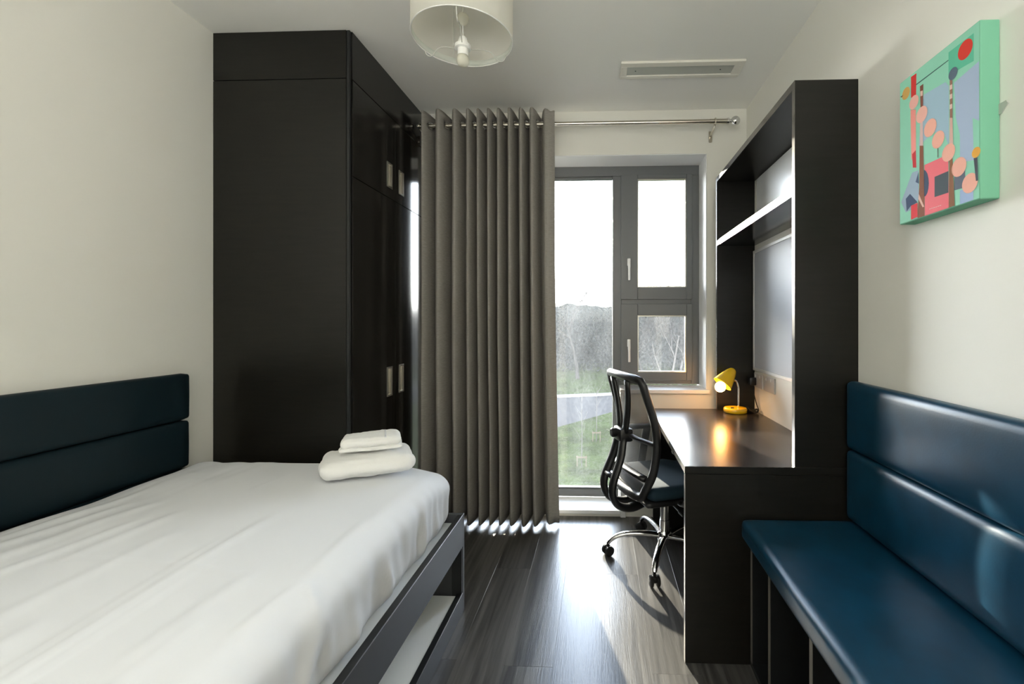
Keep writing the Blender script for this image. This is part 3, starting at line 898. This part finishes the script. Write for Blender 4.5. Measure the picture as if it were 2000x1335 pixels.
box(bm, -0.10, 0.10, -0.06, 0.06, 0.338, 0.373, 0.008, 2)
box(bm, -0.14, -0.10, -0.045, 0.045, 0.335, 0.372, 0.008, 2)
obj('tilt_mechanism', L(bm), BLKP, ch, smooth=True, auto=40)
bm = B()
tube(bm, [(-0.02, -0.06, 0.352), (-0.02, -0.16, 0.345), (-0.02, -0.205, 0.339), (-0.02, -0.21, 0.338), (-0.02, -0.25, 0.332)], [0.0055, 0.0055, 0.0055, 0.010, 0.008], 10)
obj('lever', L(bm), BLKP, ch, smooth=True, auto=40)
obj('tension_knob', L(tube(B(), [(-0.125, 0.0, 0.345), (-0.19, -0.03, 0.335)], [0.012, 0.016], 12)), BLKP, ch, smooth=True, auto=40)

# backrest: curve of the side rails (forward, height), lumbar bulge forward
def prof(z):
    pts = [(0.405, -0.255), (0.47, -0.232), (0.56, -0.205), (0.66, -0.188), (0.74, -0.190), (0.85, -0.215), (1.005, -0.262)]
    for (za, xa), (zb_, xb_) in zip(pts, pts[1:]):
        if z <= zb_:
            t = max(0, (z - za) / (zb_ - za))
            return xa + (xb_ - xa) * t
    return pts[-1][1]
def prs(z):
    return sum(prof(z + d) for d in (-0.05, -0.025, 0, 0.025, 0.05)) / 5
def halfw(z):
    return 0.236 - 0.016 * smoothstep(0.75, 1.0, z) - 0.030 * smoothstep(0.56, 0.42, z)
def xoff(z, y):                              # the back wraps a little round the sitter
    return prs(z) + 0.030 * (y / 0.23) ** 2
path = []
zs = [0.44 + 0.53 * k / 24 for k in range(25)]
for z in zs: path.append((xoff(z, halfw(z)), -halfw(z), z))
for k in range(1, 10):
    a = math.pi * k / 10
    y = -halfw(1.0) * math.cos(a)
    z = 0.985 + 0.020 * math.sin(a) ** 0.6
    path.append((xoff(z, y), y, z))
for z in zs[::-1]: path.append((xoff(z, halfw(z)), halfw(z), z))
for k in range(1, 10):
    a = math.pi * k / 10
    y = halfw(0.42) * math.cos(a)
    z = 0.432 - 0.012 * math.sin(a) ** 0.6
    path.append((xoff(z, y), y, z))
path.append(path[0])
path.append(path[1])
bf = obj('back_frame', L(tube(B(), path, 0.024, 12, False, 0.8)), BLKP, ch, smooth=True)
bm = B()
g = []
for z in [0.435 + 0.555 * k / 20 for k in range(21)]:
    h = halfw(z)
    g.append([bm.verts.new((xoff(z, h * s / 8) + 0.004, h * s / 8, z)) for s in range(-8, 9)])
for a, b in zip(g, g[1:]):
    for j in range(16):
        bm.faces.new((a[j], a[j + 1], b[j + 1], b[j]))
bm.normal_update()
bmesh.ops.solidify(bm, geom=bm.faces[:], thickness=0.0012)
obj('back_netting', L(bm), NET, ch, smooth=True)
obj('lumbar_bar', L(tube(B(), [(xoff(0.515, 0.19 * s / 6) - 0.006, 0.205 * s / 6, 0.515) for s in range(-6, 7)], 0.024, 8, True, 0.6)), BLKP, ch, smooth=True)
for s in (-1, 1):                            # V-shaped uprights from the joint up to the top rail
    A, Z = Vector((prs(0.72) - 0.050, 0.034 * s, 0.715)), Vector((xoff(0.985, 0.10) - 0.010, 0.100 * s, 0.988))
    P = [A.lerp(Z, t / 8) + Vector((0.010 * math.sin(math.pi * t / 8), 0, 0)) for t in range(9)]
    obj('back_upright', L(tube(B(), P, [0.030 - 0.0006 * t for t in range(9)], 10, True, 0.5)), BLKP, ch, smooth=True)
bm = B()
box(bm, prs(0.69) - 0.085, prs(0.69) - 0.012, -0.055, 0.055, 0.660, 0.730, 0.012, 2)
tube(bm, [(prs(0.70) - 0.03, 0, 0.695), (prs(0.70) - 0.015, -0.12, 0.690), (xoff(0.685, 0.22) - 0.004, -0.222, 0.685)], 0.016, 8, True, 0.7)
tube(bm, [(prs(0.70) - 0.03, 0, 0.695), (prs(0.70) - 0.015, 0.12, 0.690), (xoff(0.685, 0.22) - 0.004, 0.222, 0.685)], 0.016, 8, True, 0.7)
jt = obj('back_joint', L(bm), BLKP, ch, smooth=True, auto=40)
obj('height_knob', L(lathe(B(), [(0, 0), (0.020, 0), (0.024, 0.006), (0.024, 0.026), (0.018, 0.032), (0, 0.032)], 16, (prs(0.69) - 0.084, 0, 0.705), (-1, 0, 0))), BLKP, jt, smooth=True, auto=40)
for s in (-1, 1):                            # twin J-shaped bars that carry the back down and under the seat
    P = spline([(prs(0.67) - 0.060, 0.035 * s, 0.680), (prs(0.60) - 0.075, 0.052 * s, 0.580), (-0.315, 0.062 * s, 0.470), (-0.322, 0.062 * s, 0.405), (-0.290, 0.060 * s, 0.345), (-0.215, 0.052 * s, 0.322), (-0.12, 0.040 * s, 0.345)], 5)
    obj('back_bar', L(tube(B(), P, 0.033, 12, True, 0.55)), BLKP, ch, smooth=True)
obj('bar_bridge', L(tube(B(), [(-0.312, -0.06, 0.485), (-0.312, 0.06, 0.485)], 0.014, 8)), BLKP, ch, smooth=True)
for s in (-1, 1):
    P = spline([(-0.02, 0.20 * s, 0.385), (-0.02, 0.262 * s, 0.392), (0.0, 0.285 * s, 0.45), (0.02, 0.288 * s, 0.56), (0.035, 0.285 * s, 0.648)], 5)
    arm = obj('arm_post', L(tube(B(), P, [0.020] * 6 + [0.024] * 15, 10, True, 0.55)), BLKP, ch, smooth=True)
    obj('arm_pad', L(cushion(-0.095, 0.125, 0.285 * s - 0.030, 0.285 * s + 0.030, 0.645, 0.672, 0.013, 14, 6, 4)), BLKP, arm, smooth=True)

# ================================================================== CANVAS PICTURE
ART=[
('p',[(0.353,0.199),(0.63,0.216),(0.67,0.256),(0.67,0.617),(0.611,0.528),(0.486,0.482),(0.365,0.503),(0.284,0.52)],(160,190,208)),
('p',[(0.728,0.256),(1.005,0.229),(1.005,0.563),(0.927,0.527),(0.935,0.687),(0.944,0.77),(0.793,0.749),(0.793,0.585),(0.747,0.471)],(168,186,212)),
('p',[(0.793,0.913),(0.935,0.912),(0.935,1.0),(0.793,0.999)],(160,182,218)),
('p',[(0.665,0.049),(0.939,0.05),(0.939,0.208),(0.665,0.188)],(96,192,158)),
('c',(0.85,0.107),0.0233,(222,60,48)),
('p',[(0.176,0.018),(0.254,0.021),(0.249,0.163),(0.176,0.161)],(216,50,46)),
('p',[(0.249,0.093),(0.665,0.093),(0.665,0.099),(0.249,0.101)],(60,92,88)),
('c',(0.101,0.104),0.0175,(208,165,88)),
('p',[(0.016,0.099),(0.062,0.1),(0.036,0.111)],(70,60,50)),
('p',[(0.17,0.24),(0.246,0.261),(0.246,0.32),(0.249,0.533),(0.182,0.59),(0.17,0.294)],(242,152,142)),
('p',[(0.194,0.548),(0.246,0.533),(0.254,0.653),(0.203,0.641)],(205,42,48)),
('p',[(0.365,0.662),(0.6,0.666),(0.665,0.713),(0.67,0.993),(0.37,0.996)],(236,106,116)),
('p',[(0.497,0.768),(0.665,0.769),(0.665,0.9),(0.497,0.896)],(56,70,76)),
('p',[(0.733,0.82),(0.848,0.796),(0.857,0.906),(0.733,0.9)],(92,102,118)),
('p',[(0.359,0.691),(0.384,0.704),(0.405,0.727),(0.419,0.759),(0.424,0.793),(0.419,0.825),(0.405,0.851),(0.384,0.866),(0.359,0.868)],(46,62,92)),
('p',[(0.03,0.844),(0.194,0.673),(0.284,0.677),(0.29,0.869),(0.176,0.922),(0.101,0.927)],(152,172,192)),
('p',[(0.243,0.747),(0.284,0.688),(0.29,0.768)],(60,75,105)),
('p',[(0.101,0.833),(0.164,0.811),(0.272,0.888),(0.178,0.894),(0.113,0.923)],(40,62,100)),
('p',[(0.178,0.894),(0.272,0.891),(0.272,0.985),(0.178,0.99)],(216,26,38)),
('p',[(0.305,0.127),(0.351,0.127),(0.347,0.28),(0.313,0.28)],(128,72,56)),
('p',[(0.31,0.162),(0.344,0.168),(0.342,0.201),(0.312,0.196)],(226,190,175)),
('p',[(0.307,0.337),(0.344,0.348),(0.349,0.531),(0.303,0.519)],(214,182,178)),
('p',[(0.302,0.519),(0.351,0.532),(0.37,0.997),(0.272,0.996),(0.296,0.78)],(132,70,36)),
('p',[(0.29,0.835),(0.363,0.932),(0.342,0.934),(0.284,0.868)],(226,180,160)),
('p',[(0.682,0.219),(0.712,0.22),(0.714,0.489),(0.682,0.48)],(150,108,92)),
('p',[(0.682,0.255),(0.712,0.258),(0.712,0.286),(0.682,0.283)],(220,190,180)),
('p',[(0.682,0.311),(0.712,0.314),(0.712,0.342),(0.682,0.339)],(220,190,180)),
('p',[(0.682,0.372),(0.712,0.375),(0.712,0.403),(0.682,0.4)],(220,190,180)),
('p',[(0.682,0.451),(0.714,0.461),(0.723,0.636),(0.678,0.624)],(212,172,160)),
('p',[(0.678,0.695),(0.714,0.699),(0.739,0.992),(0.67,0.993)],(134,84,44)),
('c',(0.72,0.198),0.0152,(92,110,126)),
('p',[(0.535,0.592),(0.546,0.594),(0.546,0.658),(0.535,0.655)],(90,110,90)),
('c',(0.222,0.205),0.0195,(236,176,164)),
('c',(0.331,0.322),0.0226,(238,180,166)),
('c',(0.443,0.442),0.0239,(240,176,156)),
('c',(0.544,0.545),0.0227,(240,176,156)),
('c',(0.668,0.658),0.0226,(240,176,156)),
('c',(0.786,0.773),0.024,(240,176,156)),
('c',(0.902,0.892),0.0241,(240,176,156)),
('p',[(0.942,0.76),(0.978,0.762),(0.986,0.895),(0.965,0.894)],(62,66,76)),
('p',[(0.994,0.759),(1.005,0.76),(1.005,0.897),(0.996,0.897)],(62,66,76)),
('c',(0.967,0.733),0.0127,(230,168,60)),
('p',[(0.432,0.96),(0.452,0.96),(0.452,0.963),(0.432,0.963)],(246,214,210)),
('p',[(0.459,0.96),(0.479,0.96),(0.479,0.963),(0.459,0.963)],(246,214,210)),
('p',[(0.486,0.96),(0.506,0.96),(0.506,0.964),(0.486,0.964)],(246,214,210)),
('p',[(0.512,0.961),(0.532,0.961),(0.532,0.964),(0.512,0.964)],(246,214,210)),
('p',[(0.539,0.961),(0.559,0.961),(0.559,0.964),(0.539,0.964)],(246,214,210)),
('p',[(0.565,0.961),(0.584,0.961),(0.584,0.964),(0.565,0.964)],(246,214,210)),
]
AX0, AX1, AY0, AY1, AZ0, AZ1 = 0.910, XR - 0.0005, 1.128, 1.422, 1.577, 2.007
pc = thing('canvas_picture', 'mint-edged box canvas with an abstract pattern of pink discs on the right wall', 'picture', (0.935, 1.275, AZ0))
cv = obj('canvas', bx(AX0, AX1, AY0, AY1, AZ0, AZ1, 0.003, 2), CANV, pc)
bm = B()
lay = bm.loops.layers.float_color.new('ink')
def ink(pts, col, depth):
    c = (*lin(col), 1)
    vs = [bm.verts.new((depth, AY1 - u * (AY1 - AY0), AZ1 - v * (AZ1 - AZ0))) for u, v in pts]
    try:
        f = bm.faces.new(vs)
    except ValueError:
        return
    for lp in f.loops:
        lp[lay] = c
ink([(0.008, 0.006), (0.992, 0.006), (0.992, 0.994), (0.008, 0.994)], (146, 212, 186), AX0 - 0.0002)
dep = AX0 - 0.0003
for a in ART:
    dep -= 0.00003
    if a[0] == 'p':
        ink([(min(0.992, max(0.008, u)), min(0.994, max(0.006, v))) for u, v in a[1]], a[2], dep)
    else:
        (u, v), r, c = a[1], a[2], a[3]
        ink([(u + r / (AY1 - AY0) * math.cos(2 * math.pi * k / 28), v + r / (AZ1 - AZ0) * math.sin(2 * math.pi * k / 28)) for k in range(28)], c, dep)
me_bm = bm
me = bpy.data.meshes.new('print')
for f in bm.faces:
    f.normal_update()
bmesh.ops.triangulate(bm, faces=[f for f in bm.faces if len(f.verts) > 4])
for f in bm.faces:
    f.normal_update()
    if f.normal.x > 0:
        f.normal_flip()
cen = Vector((AX0, (AY0 + AY1) / 2, (AZ0 + AZ1) / 2))
bmesh.ops.translate(bm, verts=bm.verts[:], vec=-cen)
bm.to_mesh(me)
bm.free()
me.materials.append(PRINT)
po = link(bpy.data.objects.new('print', me))
po.parent = cv
po.location = cen - ORG[cv]
bm = B()
prism(bm, [(AY0 - 0.024, 1.795), (AY0 - 0.020, 1.803), (AY0 + 0.004, 1.803), (AY0 + 0.004, 1.778), (AY0 - 0.006, 1.778)], 0, XR - 0.004, XR - 0.0006)
obj('hanging_tab', bm, VENTP, pc)

# ================================================================== CEILING VENT
vt = thing('ceiling_vent', 'narrow cream-framed grey access panel set in the ceiling near the window', 'vent', (0.445, 2.525, ZC - 0.01))
VX0, VX1, VY0, VY1 = 0.113, 0.775, 2.446, 2.604
for a in ((VX0, VX1, VY0, VY0 + 0.040), (VX0, VX1, VY1 - 0.030, VY1), (VX0, VX0 + 0.036, VY0 + 0.040, VY1 - 0.030), (VX1 - 0.048, VX1, VY0 + 0.040, VY1 - 0.030)):
    obj('frame_bar', bx(*a, ZC - 0.014, ZC - 0.0005, 0.003, 2), VENTF, vt)
pn = obj('panel', bx(VX0 + 0.036, VX1 - 0.048, VY0 + 0.040, VY1 - 0.030, ZC - 0.008, ZC - 0.001, 0.001), VENTP, vt)
for sx in (VX0 + 0.082, VX1 - 0.115):
    obj('screw', lathe(B(), [(0, 0.0), (0.004, 0.0), (0.003, -0.002), (0, -0.002)], 10, (sx, 2.532, ZC - 0.008)), BLKP, pn)

# ================================================================== PENDANT LAMP
QX, QY, QZ, QR = -0.502, 1.65, 2.318, 0.181
pd = thing('pendant_lamp', 'cream drum shade pendant with an unlit frosted bulb hanging from the ceiling', 'lamp', (QX, QY, ZC))
o3 = (QX, QY, 0)
sd_ = obj('drum_shade', lathe(B(), [(QR, QZ), (QR, QZ + 0.235), (QR - 0.0025, QZ + 0.235), (QR - 0.0025, QZ), (QR, QZ)], 72, o3), SHADE, pd, smooth=True, auto=40)
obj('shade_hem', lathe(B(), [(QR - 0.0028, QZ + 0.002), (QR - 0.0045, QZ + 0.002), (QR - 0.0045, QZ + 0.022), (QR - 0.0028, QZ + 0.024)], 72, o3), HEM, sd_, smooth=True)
obj('shade_rim', ring(B(), (QX, QY, QZ), (0, 0, 1), QR - 0.001, 0.0022, 72, 6), WPLAS, sd_, smooth=True)
obj('shade_seam', bx(QX - 0.088, QX - 0.0845, QY + 0.1555, QY + 0.1567, QZ + 0.004, QZ + 0.23, 0), WIREW, sd_)
HZ = 2.256
obj('cord', tube(B(), [(QX, QY, HZ+0.065), (QX, QY, ZC - 0.03)], 0.0032, 8), WIREW, pd, smooth=True)
obj('ceiling_rose', lathe(B(), [(0, 0), (0.05, 0), (0.047, -0.018), (0.015, -0.034), (0, -0.034)], 28, (QX, QY, ZC - 0.0005)), WPLAS, pd, smooth=True, auto=40)
obj('cord_grip', lathe(B(), [(0, 0), (0.006, 0.001), (0.018, 0.012), (0.023, 0.026), (0.019, 0.038), (0, 0.042)], 24, (QX, QY, 2.366)), FROST, pd, smooth=True)
hd = obj('lampholder', lathe(B(), [(0, HZ+0.073), (0.006, HZ+0.072), (0.013, HZ+0.066), (0.0165, HZ+0.053), (0.017, HZ+0.040), (0.029, HZ+0.038), (0.029, HZ+0.026), (0.0195, HZ+0.024), (0.0195, HZ), (0.0, HZ)], 28, o3), WPLAS, pd, smooth=True, auto=40)
obj('bulb', lathe(B(), [(0.0, HZ-0.0002), (0.0185, HZ-0.0002), (0.021, HZ-0.010), (0.0225, HZ-0.022), (0.018, HZ-0.032), (0.008, HZ-0.037), (0, HZ-0.038)], 24, o3), FROST, pd, smooth=True)
for k in range(3):
    a = R(160 + 120 * k)
    d = Vector((math.cos(a), math.sin(a), 0))
    P = [Vector((QX, QY, z)) + d * r for r, z in ((0.026, HZ+0.032), (0.075, HZ+0.050), (0.115, HZ+0.052), (0.140, HZ+0.032), (0.165, HZ+0.040), (QR - 0.004, QZ + 0.004))]
    obj('spider_arm', tube(B(), spline(P, 5), 0.0017, 6), WIREW, pd, smooth=True)

# ================================================================== OUTSIDE
GZ = -2.6
def ground(name, poly, z, m):
    bm = B()
    prism(bm, poly, 2, GZ - 0.3, z)
    return st(name, bm, m)
ground('lawn', [(-40, 5.5), (40, 5.5), (40, 17.6 + 0.85 * 40), (40, 60), (-40, 60)][:2] + [(40, 34), (0.6, 20.0), (-1.8, 16.6), (-40, 6.5)], GZ, GRASS)
ground('path', [(-40, 6.5), (-1.8, 16.6), (0.6, 20.0), (40, 34), (40, 40), (0.0, 24.6), (-2.4, 23.9), (-40, 18.0)], GZ - 0.05, PATH)
ground('far_bank', [(-40, 18.0), (-2.4, 23.9), (0.0, 24.6), (40, 40), (60, 90), (-60, 90)], GZ + 0.0, GRASS)
kb = B()
for a, b in (((-12, 22.3), (-2.4, 23.9)), ((-2.4, 23.9), (0.0, 24.6)), ((0.0, 24.6), (14, 29.8))):
    prism(kb, [(a[0], a[1] - 0.12), (b[0], b[1] - 0.12), (b[0], b[1] + 0.05), (a[0], a[1] + 0.05)], 2, GZ - 0.05, GZ + 0.09)
st('kerb', kb, KERB)

hl = B()                                    # wooded hillside that closes the view
NX_, NY_ = 90, 14
hg = [[hl.verts.new((-26 + 58 * i / NX_, 43.5 + 14 * j / NY_, GZ - 0.2 + (5.7 + 0.5 * noise.noise(Vector((i * 0.35, j * 0.3, 2))) + 0.45 * noise.noise(Vector((i * 1.3, j * 0.9, 6)))) * smoothstep(0, 4, j))) for i in range(NX_ + 1)] for j in range(NY_ + 1)]
for a, b in zip(hg, hg[1:]):
    for i in range(NX_):
        hl.faces.new((a[i], a[i + 1], b[i + 1], b[i]))
st('hillside', hl, SCRUB)

def branch(bm, p, d, ln, r, lev, rng, twigs):
    n = 4
    pts, rad = [p.copy()], [r]
    q = p.copy()
    dd = d.copy()
    for i in range(n):
        dd = (dd + Vector((rng.uniform(-.18, .18), rng.uniform(-.18, .18), rng.uniform(-.02, .12)))).normalized()
        q = q + dd * (ln / n)
        pts.append(q.copy())
        rad.append(r * (1 - 0.6 * (i + 1) / n))
    tube(twigs if lev >= 2 else bm, pts, rad, 5 if lev < 2 else 3, False)
    if lev < 4:
        for k in range((5, 5, 4, 4)[lev]):
            t = rng.uniform(0.35, 1.0)
            i = min(n - 1, int(t * n))
            s = pts[i].lerp(pts[i + 1], t * n - i)
            a = rng.uniform(0, 6.28)
            side = Vector((math.cos(a), math.sin(a), rng.uniform(0.1, 0.9)))
            branch(bm, s, (dd * 0.55 + side * 0.7).normalized(), ln * rng.uniform(0.45, 0.68), max(0.011, rad[i] * 0.5), lev + 1, rng, twigs)
def tree(x, y, h, r, label, seed, m=BARK, group=None, name='bare_tree'):
    rng = random.Random(seed)
    root = thing(name, label, 'tree', (x, y, GZ), group)
    bm, tw_ = B(), B()
    branch(bm, Vector((x, y, GZ - 0.05)), Vector((rng.uniform(-.05, .05), rng.uniform(-.05, .05), 1)), h * 0.55, r, 0, rng, tw_)
    obj('trunk', bm, m, root, smooth=True)
    obj('twigs', tw_, TWIG, root, kind='stuff')
GRP = 'bare trees beyond the far bank'
tree(-1.56, 31.5, 7.4, 0.15, 'tallest bare tree, its twigs rising above the skyline through the window', 3)
for x, y, h, sd_n, lb in ((-5.9, 30.5, 5.4, 21, 'bare grey tree left of the tallest one, half behind the curtain'), (2.9, 31.0, 5.8, 22, 'bare grey twiggy tree right of the tallest one, by the mullion'), (7.3, 31.2, 5.6, 24, 'bare grey tree at the right end of the row beyond the far bank')):
    tree(x, y, h, 0.10, lb, sd_n, group=GRP)
tree(2.3, 16.6, 6.4, 0.06, 'pale-barked slim tree seen through the lower right pane', 61, BARKP, name='birch_tree')
tree(3.75, 21.5, 6.4, 0.06, 'second pale-barked slim tree, right of the first, through the lower right pane', 64, BARKP, name='birch_tree')
# dense scrub on the bank: uncountable stems and small leaves
rng = random.Random(5)
bm = B()
for i in range(15000):
    x = rng.uniform(-9, 12)
    y = rng.uniform(35.5, 43)
    top = 3.9 + 0.8 * noise.noise(Vector((x * 0.35, y * 0.3, 0))) + 1.9 * (y - 35.5) / 7.5
    z0 = GZ + rng.random() * max(0.6, top)
    s = rng.uniform(0.25, 0.9)
    d = Vector((rng.uniform(-1, 1), rng.uniform(-0.6, 0.6), rng.uniform(0.1, 1.4))).normalized() * s
    w = Vector((rng.uniform(-1, 1), rng.uniform(-1, 1), rng.uniform(-1, 1))).normalized() * rng.uniform(0.015, 0.06)
    p = Vector((x, y, z0))
    vs = [bm.verts.new(q) for q in (p - w, p + w, p + d + w * 0.2, p + d - w * 0.2)]
    bm.faces.new(vs)
sb = obj('scrub', bm, SCRUB)
tag(sb, 'dense dark winter scrub covering the bank behind the far lawn', 'shrubs')
sb['kind'] = 'stuff'
def sapling(x, y, h, label, guard, seed):
    rng = random.Random(seed)
    root = thing('sapling', label, 'sapling', (x, y, GZ))
    bm, t2 = B(), B()
    tube(bm, [(x, y, GZ - 0.02), (x + 0.01, y, GZ + h * 0.5), (x, y, GZ + h)], [0.014, 0.010, 0.004], 6)
    for i in range(14):
        z = GZ + h * rng.uniform(0.35, 0.95)
        a = rng.uniform(0, 6.28)
        tube(t2, [(x, y, z), (x + 0.22 * math.cos(a), y + 0.22 * math.sin(a), z + rng.uniform(0.25, 0.5))], [0.004, 0.002], 4)
    obj('stem', bm, BARKP, root, smooth=True)
    obj('twigs', t2, BARKP, root)
    for sx in (-0.12, 0.12):
        obj('stake', bx(x + sx - 0.014, x + sx + 0.014, y - 0.014, y + 0.014, GZ - 0.05, GZ + guard, 0.003), STAKE, root)
    obj('cross_rail', bx(x - 0.15, x + 0.15, y - 0.035, y - 0.02, GZ + guard - 0.07, GZ + guard - 0.02, 0.003), STAKE, root)
sapling(-0.50, 12.3, 1.95, 'nearer staked sapling with a pale timber frame on the lawn outside', 0.30, 2)
sapling(-0.12, 14.9, 1.75, 'farther staked sapling standing near the path outside', 0.34, 9)
